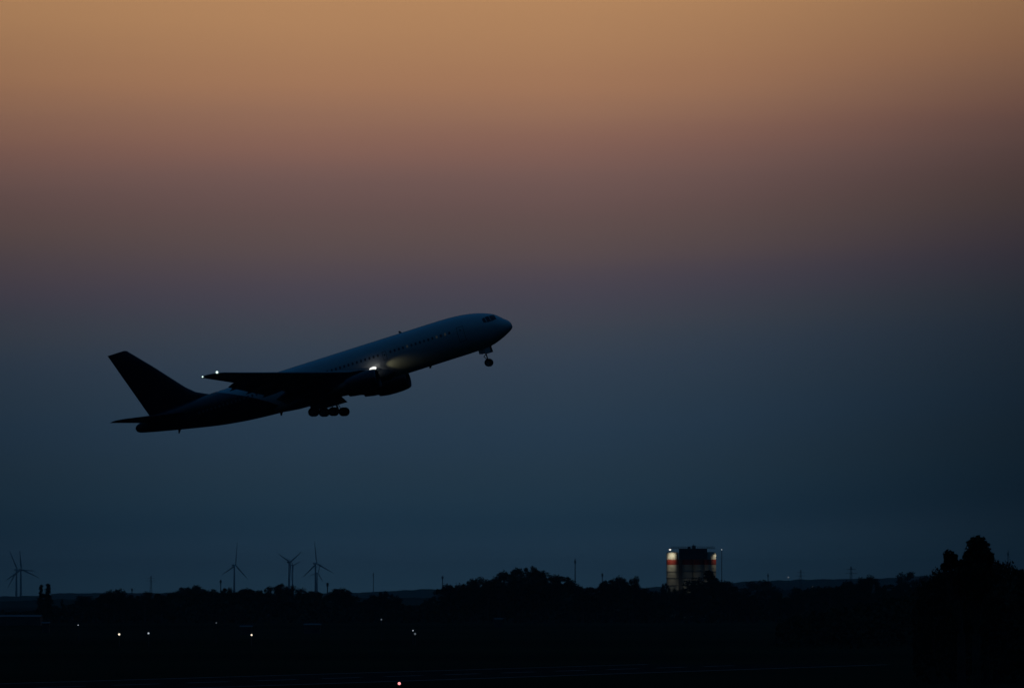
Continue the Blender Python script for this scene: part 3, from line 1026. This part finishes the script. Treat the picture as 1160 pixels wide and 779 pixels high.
# ------------------------------------------------------------------ wind turbines far behind the haze
def turbine(px, hub_y, ang, L_px, sq, label, dist=30000, base=None):
    s = dist / FPX
    hub = at(px, hub_y, dist)
    e = empty('wind_turbine', (hub.x, hub.y, 0), label, 'wind turbine', 'wind turbines on the far horizon')
    H = hub.z
    m = MB()
    m.lathe([(0, 3.2), (H * .5, 2.6), (H - 1.6, 1.7)], n=18)
    m.obj('tower', MT['turbine'], e, True)
    yaw = math.acos(sq)
    rz = Matrix.Rotation(yaw, 4, 'Z')
    m = MB()
    rg_ = [[rz @ Vector((w * math.cos(a * math.pi / 6), y, w * math.sin(a * math.pi / 6))) + Vector((0, 0, H)) for a in range(12)] for y, w in ((-5.2, .3), (-4.8, 1.4), (-3, 2.0), (4, 2.3), (8, 2.0), (9, 1.0))]
    m.loft(rg_)
    m.obj('nacelle', MT['turbine'], e, True)
    Lb = L_px * s
    for k in range(3):
        a = math.radians(ang + 120 * k)
        d = Vector((math.cos(a), 0, math.sin(a)))
        n = Vector((-math.sin(a), 0, math.cos(a)))
        m = MB()
        rg_ = []
        for t, c, th in ((.0, 2.0, 2.0), (.06, 2.4, 1.8), (.2, 4.4, 1.1), (.5, 3.2, .7), (.8, 2.2, .45), (1.0, 1.0, .2)):
            o = d * (t * Lb)
            rg_.append([rz @ (o + n * (c * .5 * math.cos(q * math.pi / 4)) + Vector((0, -5.0 + th * .5 * math.sin(q * math.pi / 4), 0))) + Vector((0, 0, H)) for q in range(8)])
        m.loft(rg_)
        m.obj('blade', MT['turbine'], e, True)
    return e


turbine(18.6, 645, 117, 24, .8, 'leftmost wind turbine at the left edge, one blade leaning up left')
turbine(23.6, 644.5, 95, 22, .95, 'second wind turbine at the left edge, one blade pointing straight up', 29000)
turbine(265.4, 640, 84, 26, .62, 'lone wind turbine left of the other two in the middle group, a blade pointing up')
turbine(327.5, 636.5, 34, 21, .7, 'wind turbine with two blades raised in a Y, in the middle group')
turbine(331.4, 640, 20, 13, .6, 'faint smaller turbine just behind the one with the Y-shaped blades', 42000)
turbine(357.4, 638, 97, 26, .75, 'rightmost tall turbine of the middle group, blades up and to the right')
turbine(359.2, 649, 70, 13, .7, 'faint smaller turbine close behind the rightmost middle turbine', 40000)


# ------------------------------------------------------------------ masts and pylons
def mast(px, ytop, dist, label, style='pole', w=1.0, name='radio_mast', cat='mast'):
    t = at(px, ytop, dist)
    w *= .75 if style == 'pole' else 1.0
    e = empty(name, (t.x, t.y, 0), label, cat)
    H = t.z
    m = MB()
    if style == 'lattice':
        for sx in (-1, 1):
            for sy in (-1, 1):
                m.tube((sx * w, sy * w, 0), (sx * w * .25, sy * w * .25, H), .25 * w ** .5, .2 * w ** .5, 6)
        n = 8
        for k in range(n):
            z0, z1 = H * k / n, H * (k + 1) / n
            a, b = w * (1 - .75 * k / n), w * (1 - .75 * (k + 1) / n)
            for sy in (-1, 1):
                m.tube((-a, sy * a, z0), (b, sy * b, z1), .14, .14, 5)
                m.tube((a, sy * a, z0), (-b, sy * b, z1), .14, .14, 5)
        m.obj('lattice', MT['steel'], e)
        m = MB()
        for zf, q in ((.82, 3.2), (.92, 2.4)):
            m.tube((-w * q, 0, H * zf), (w * q, 0, H * zf), .3, .3, 6)
        m.obj('cross_arm', MT['steel'], e)
    else:
        m.tube((0, 0, 0), (0, 0, H), w, w * .5, 12)
        m.obj('pole', MT['steel'], e, True)
        m = MB()
        z = H * .93
        m.lathe([(z - 2.4 * w, w * .6), (z - 2.2 * w, w * 1.35), (z + 1.4 * w, w * 1.35), (z + 1.6 * w, w * .5)], n=14)
        m.obj('antenna_cluster', MT['steel'], e, True)
    return e


mast(250, 656, 14000, 'thin short mast on the horizon left of the lone middle turbine', w=1.3)
mast(371, 659.5, 13000, 'stubby dark mast with a cross top right of the middle turbines', w=1.5)
mast(423, 648, 26000, 'very faint thin mast on the horizon right of the stubby mast', w=1.6)
mast(501.3, 651.5, 24000, 'thin mast rising behind the left end of the central wood', w=2.1)
mast(651.5, 632.5, 27500, 'tall mast with a bulky head right of the central wood', w=2.7)
mast(682.3, 648.5, 25000, 'shorter mast between the tall bulky-headed mast and the silos', w=2.3)
mast(870, 649, 18000, 'faint stub mast on the ridge right of the silos', w=1.4)
mast(964, 641, 16000, 'faint lattice pylon on the right ridge', 'lattice', 3.0, 'power_pylon', 'pylon')
mast(907, 645, 20000, 'faint lattice pylon above the ridge between the silos and the right pylon', 'lattice', 3.0, 'power_pylon', 'pylon')
mast(171, 652, 22000, 'very faint lattice pylon above the left treeline', 'lattice', 3.2, 'power_pylon', 'pylon')
mast(149.5, 666, 14000, 'tiny dark mast in the gap of the left treeline', w=1.1)
mast(1142, 623, 20000, 'thin mast with a small head at the far right edge', w=1.6)


# ------------------------------------------------------------------ floodlit silos
SD = 6000.0
k_ = SD / FPX
sp = at(783, HORY, SD)


def sx(px):
    return (px - 783) * k_


def sz(py):
    return at(783, py, SD).z


SILO_TOP = sz(625.5)
centres = [(761.8, 0.0, 13.6, 'leftmost concrete silo, brightly floodlit with a red band'), (778.6, 1.8, 13.6, 'second silo from the left, dim grey, between the lit silo and the third'),
           (792.0, 1.8, 13.6, 'third silo from the left, unlit, behind the conifer tip'), (804.6, 0.0, 13.0, 'rightmost silo, lit only along its right side, with a red band')]
for px, dy, wpx, label in centres:
    e = empty('silo', (sp.x + sx(px), SD + dy, 0), label, 'silo', 'row of four concrete silos')
    r = wpx * k_ / 2
    zb0, zb1 = sz(639.3), sz(633.4)
    m = MB()
    m.lathe([(0, r), (zb0, r)], n=48)
    m.lathe([(zb1, r), (SILO_TOP - .3, r), (SILO_TOP, r - .25), (SILO_TOP + .25, r - 1.2), (SILO_TOP + .4, .01)], n=48)
    m.obj('shell', MT['silo'], e, True)
    MB().lathe([(zb0, r), (zb0, r + .04), (zb1, r + .04), (zb1, r)], n=48).obj('painted_band', MT['silored'], e, True)
    for y in (643.0, 647.3, 651, 654.6, 659, 662.8, 667, 671):
        big = y in (647.3, 654.6, 662.8)
        z = sz(y)
        q = .14 if big else .05
        MB().lathe([(z - q, r), (z - q, r + (.12 if big else .04)), (z + q, r + (.12 if big else .04)), (z + q, r)], n=48).obj('hoop', MT['housing'] if big else MT['silo'], e, True)
# gallery over the silos
e = empty('silo_gallery', (sp.x + sx(785.5), SD, 0), 'dark steel gallery with railings along the top of the silos', 'gallery')
m = MB()
gx0, gx1 = sx(769) - sx(785.5), sx(801) - sx(785.5)
z0, z1 = sz(633.2), sz(621.2)
m.box(((gx0 + gx1) / 2, -1.6, (z0 + z1) / 2), (gx1 - gx0, 3.6, z1 - z0))
for k in range(10):
    x = gx0 + (gx1 - gx0) * (k + .5) / 10
    m.box((x, -3.45, (z0 + z1) / 2), (.12, .1, z1 - z0 - .1))
m.obj('enclosure', MT['housing'], e)
for pa, pb in ((768.3, 772.3), (798.4, 800.6)):  # dark ribbed boxes closing the gaps between silos
    m = MB()
    xa, xb = sx(pa) - sx(785.5), sx(pb) - sx(785.5)
    m.box(((xa + xb) / 2, 1.6, (z0 - .05) / 2), (xb - xa, 2.6, z0 - .05))
    for k in range(9):
        m.box(((xa + xb) / 2, .27, (k + 1) * z0 / 10), (xb - xa, .06, .16))
    m.obj('gap_infill', MT['housing'], e)
m = MB()
m.box(((gx0 + gx1) / 2, 1.2, z1 + .05), (gx1 - gx0 + 9, 8.5, .18))
m.obj('deck', MT['housing'], e)
m = MB()
ra, rb = gx0 - 4.2, gx1 + 4.2
for y in (-2.95, 5.4):
    for zz_ in (.6, 1.15):
        m.tube((ra, y, z1 + zz_), (rb, y, z1 + zz_), .06, .06, 6)
    for k in range(19):
        x = ra + (rb - ra) * k / 18
        m.tube((x, y, z1 + .1), (x, y, z1 + 1.15), .06, .06, 6)
m.obj('railing', MT['steel'], e)
m = MB()
x0 = sx(786) - sx(785.5)
m.box((x0, 0, z1 + .95), (2.2, 2.4, 1.7))
m.tube((x0 - .2, 0, z1 + 1.7), (x0 - .2, 0, sz(616)), .22, .18, 8)
m.box((x0 - 2.8, .4, z1 + .7), (1.6, 1.6, 1.2))
m.obj('filter_house', MT['housing'], e)


def floodlight(px, py, dist, aim, energy, size, label, m_, pole_h=0.0, spot=85, rr=.5, col=(1, .93, .72), back=1.5, shade=0.0):
    p = at(px, py, dist)
    e_ = empty('floodlight', (p.x, p.y, 0), label, 'floodlight')
    q = MB()
    if pole_h > 0:      # bracket reaching out from the silo top
        q.tube((0, 0, p.z + .55), (0, 0, p.z + 1.0), .1, .1, 8)
        q.tube((0, -.1, p.z + 1.0), (0, back, p.z + .2), .11, .11, 8)
        q.tube((0, back, p.z + .3), (0, back, pole_h + 1.2), .14, .14, 8)
    else:
        q.tube((0, 0, 0), (0, 0, p.z), .28, .16, 8)
    q.obj('pole', MT['steel'], e_, True)
    q = MB()
    q.box((0, .1, p.z + rr * .95), (rr * 2.2, rr * 2.2, .16))
    q.obj('housing', MT['housing'], e_)
    ell((0, 0, p.z), (rr * .95, rr * .8, rr * .7)).obj('lens', m_, e_, True)
    if shade:  # added plate, blocks the beam so the second silo stays dark
        q = MB()
        q.box((.85, 1.2, p.z - 1.2), (.05, 1.86, 4.4))
        q.obj('added_beam_blocker', MT['housing'], e_)
    l = bpy.data.lights.new('floodlight_beam', 'SPOT')
    l.energy = energy
    l.color = col
    l.spot_size = math.radians(spot)
    l.spot_blend = .8
    l.shadow_soft_size = size
    o = bpy.data.objects.new('floodlight_beam', l)
    COL.objects.link(o)
    o.parent = e_
    o.location = (0, rr + .15, p.z - .3)
    d = Vector(aim) - Vector((p.x, p.y + rr + .15, p.z - .3))
    o.rotation_euler = (-d).to_track_quat('Z', 'Y').to_euler()
    return e_


cx1 = sp.x + sx(762)
floodlight(759.0, 622.3, SD - 9.5, (cx1 + .3, SD - 3, sz(642)), 3000, .08, 'bright white floodlight at the top of the leftmost silo', MT['lamp_white'], pole_h=SILO_TOP - 1.0, spot=110, rr=.62, back=6.9, shade=1.0)
cx4 = sp.x + sx(805)
floodlight(817.6, 622.2, SD - 3.5, (cx4 + 3, SD - 2, sz(636)), 1500, .3, 'small lamp on a slim pole just right of the silos', MT['street_cool'], spot=80, rr=.34)


floodlight(781.5, HORY + 18, SD - 7, (sp.x + sx(783), SD, 13.0), 2300, .4, 'added unseen lamp at the foot of the silos, brightening the middle pair', MT['street_cool'], pole_h=0.0, spot=80, rr=.3, back=0)  # helper lamp, added behind the trees to brighten the middle silos

# ------------------------------------------------------------------ lamps, sheds, warehouse
def lamp(px, py, dist, m_, r, label, name='street_lamp', cat='street lamp', group=None):
    p = at(px, py, dist)
    e_ = empty(name, (p.x, p.y, 0), label, cat, group)
    q = MB()
    q.tube((0, .6, 0), (0, .6, p.z + .1), .11, .06, 8)
    q.tube((0, .6, p.z + .1), (0, .1, p.z + r * .5), .05, .05, 6)
    q.obj('pole', MT['steel'], e_, True)
    q = MB()
    q.box((0, .12, p.z + r * .55), (r * 1.5, .5, .08))
    q.obj('lamp_head', MT['steel'], e_)
    ell((0, -.05, p.z), (r, r * .7, r)).obj('lens', m_, e_, True)
    return e_


lamp(88.5, 707.5, 2750, MT['street_cool'], 0.14, 'small white lamp furthest left among the ground lights')
lamp(135, 718, 2600, MT['street'], 0.26, 'warm bright lamp, second from the left among the ground lights')
lamp(168.2, 716.8, 2600, MT['street_cool'], 0.22, 'white lamp just right of the warm bright lamp on the left')
lamp(245, 705, 2800, MT['street_dim'], 0.17, 'faint lamp above and left of the bright lamp under the middle turbines')
lamp(285, 718.7, 2600, MT['street'], 0.23, 'warm bright lamp below the middle turbines')
lamp(432, 701.3, 2900, MT['street_dim'], 0.23, 'very faint lamp above left of the close pair of lamps')
lamp(467.9, 713.7, 2650, MT['street_cool'], 0.16, 'upper lamp of the close pair left of centre')
lamp(470.2, 717.5, 2630, MT['street_dim'], 0.27, 'dimmer lower lamp of the close pair left of centre')
lamp(893, 653.5, 9000, MT['street_dim'], 0.71, 'faint high lamp above the ridge right of the silos')
lamp(920, 664.5, 8200, MT['street_dim'], 0.76, 'faint lamp low on the ridge above the right treeline')
# red taxiway edge light close to the camera
p = at(452.3, 773.6, 1385)
e = empty('taxiway_light', (p.x, p.y, 0), 'small red marker light low on the airfield at the bottom', 'marker light')
MB().tube((0, 0, 0), (0, 0, max(.2, p.z - .15)), .05, .05, 8).obj('stem', MT['steel'], e, True)
ell((0, 0, max(.3, p.z)), (.19, .19, .19)).obj('lens', MT['red'], e, True)


def shed(px, py, dist, wpx, depth, label, hgt_extra=.15, name='shed', cat='shed'):
    p = at(px, py, dist)
    w = wpx * dist / FPX
    H = max(2.2, p.z)
    e_ = empty(name, (p.x, p.y, 0), label, cat)
    MB().box((0, 0, H / 2 - .15), (w, depth, H - .3)).obj('wall', MT['wall'], e_)
    m = MB()
    hh = w / 2 + .25
    d2 = depth / 2 + .3
    vs = [(-hh, -d2, H - .29), (hh, -d2, H - .29), (-hh, d2, H - .29), (hh, d2, H - .29), (-hh, 0, H + hgt_extra), (hh, 0, H + hgt_extra)]
    vs2 = [(a, b, c - .1) for a, b, c in vs]
    m.add(vs + vs2, [(0, 1, 5, 4), (4, 5, 3, 2), (6, 10, 11, 7), (10, 8, 9, 11), (0, 6, 7, 1), (2, 3, 9, 8), (0, 4, 10, 6), (4, 2, 8, 10), (1, 7, 11, 5), (5, 11, 9, 3)])
    m.obj('roof', MT['roof'], e_)
    MB().box((w * .2, -depth / 2 - .03, 1.0), (min(2.4, w * .4), .06, 2.0)).obj('door', MT['doorm'], e_)
    return e_


shed(279, 708.5, 3400, 13, 4, 'small grey-roofed shed above the bright lamp under the middle turbines')
shed(354, 706.3, 3500, 18, 5, 'wider grey-roofed shed right of the middle turbines, below the treeline')
shed(24, 697.3, 4500, 46, 22, 'long low warehouse with a grey roof left of the poplars', .5, 'warehouse', 'warehouse')
shed(52, 704.5, 3600, 8, 4, 'tiny faint hut below the two tall poplars')
shed(565, 700, 4200, 9, 5, 'faint hut roof showing in front of the central wood')

# ------------------------------------------------------------------ haze
def haze(dens):
    m = bpy.data.materials.new('haze')
    m.use_nodes = True
    t = m.node_tree
    t.nodes.clear()
    o = t.nodes.new('ShaderNodeOutputMaterial')
    v = t.nodes.new('ShaderNodeVolumePrincipled')
    v.inputs['Color'].default_value = (.72, .97, 1.0, 1)
    v.inputs['Density'].default_value = dens
    v.inputs['Anisotropy'].default_value = 0.0
    t.links.new(v.outputs[0], o.inputs['Volume'])
    b = MB().box((0, 30200, 104), (43000, 61200, 210)).obj('haze', m)
    return tag(b, 'thin blue dusk haze over the whole plain', 'haze', kind='stuff')


haze(1.5e-5)
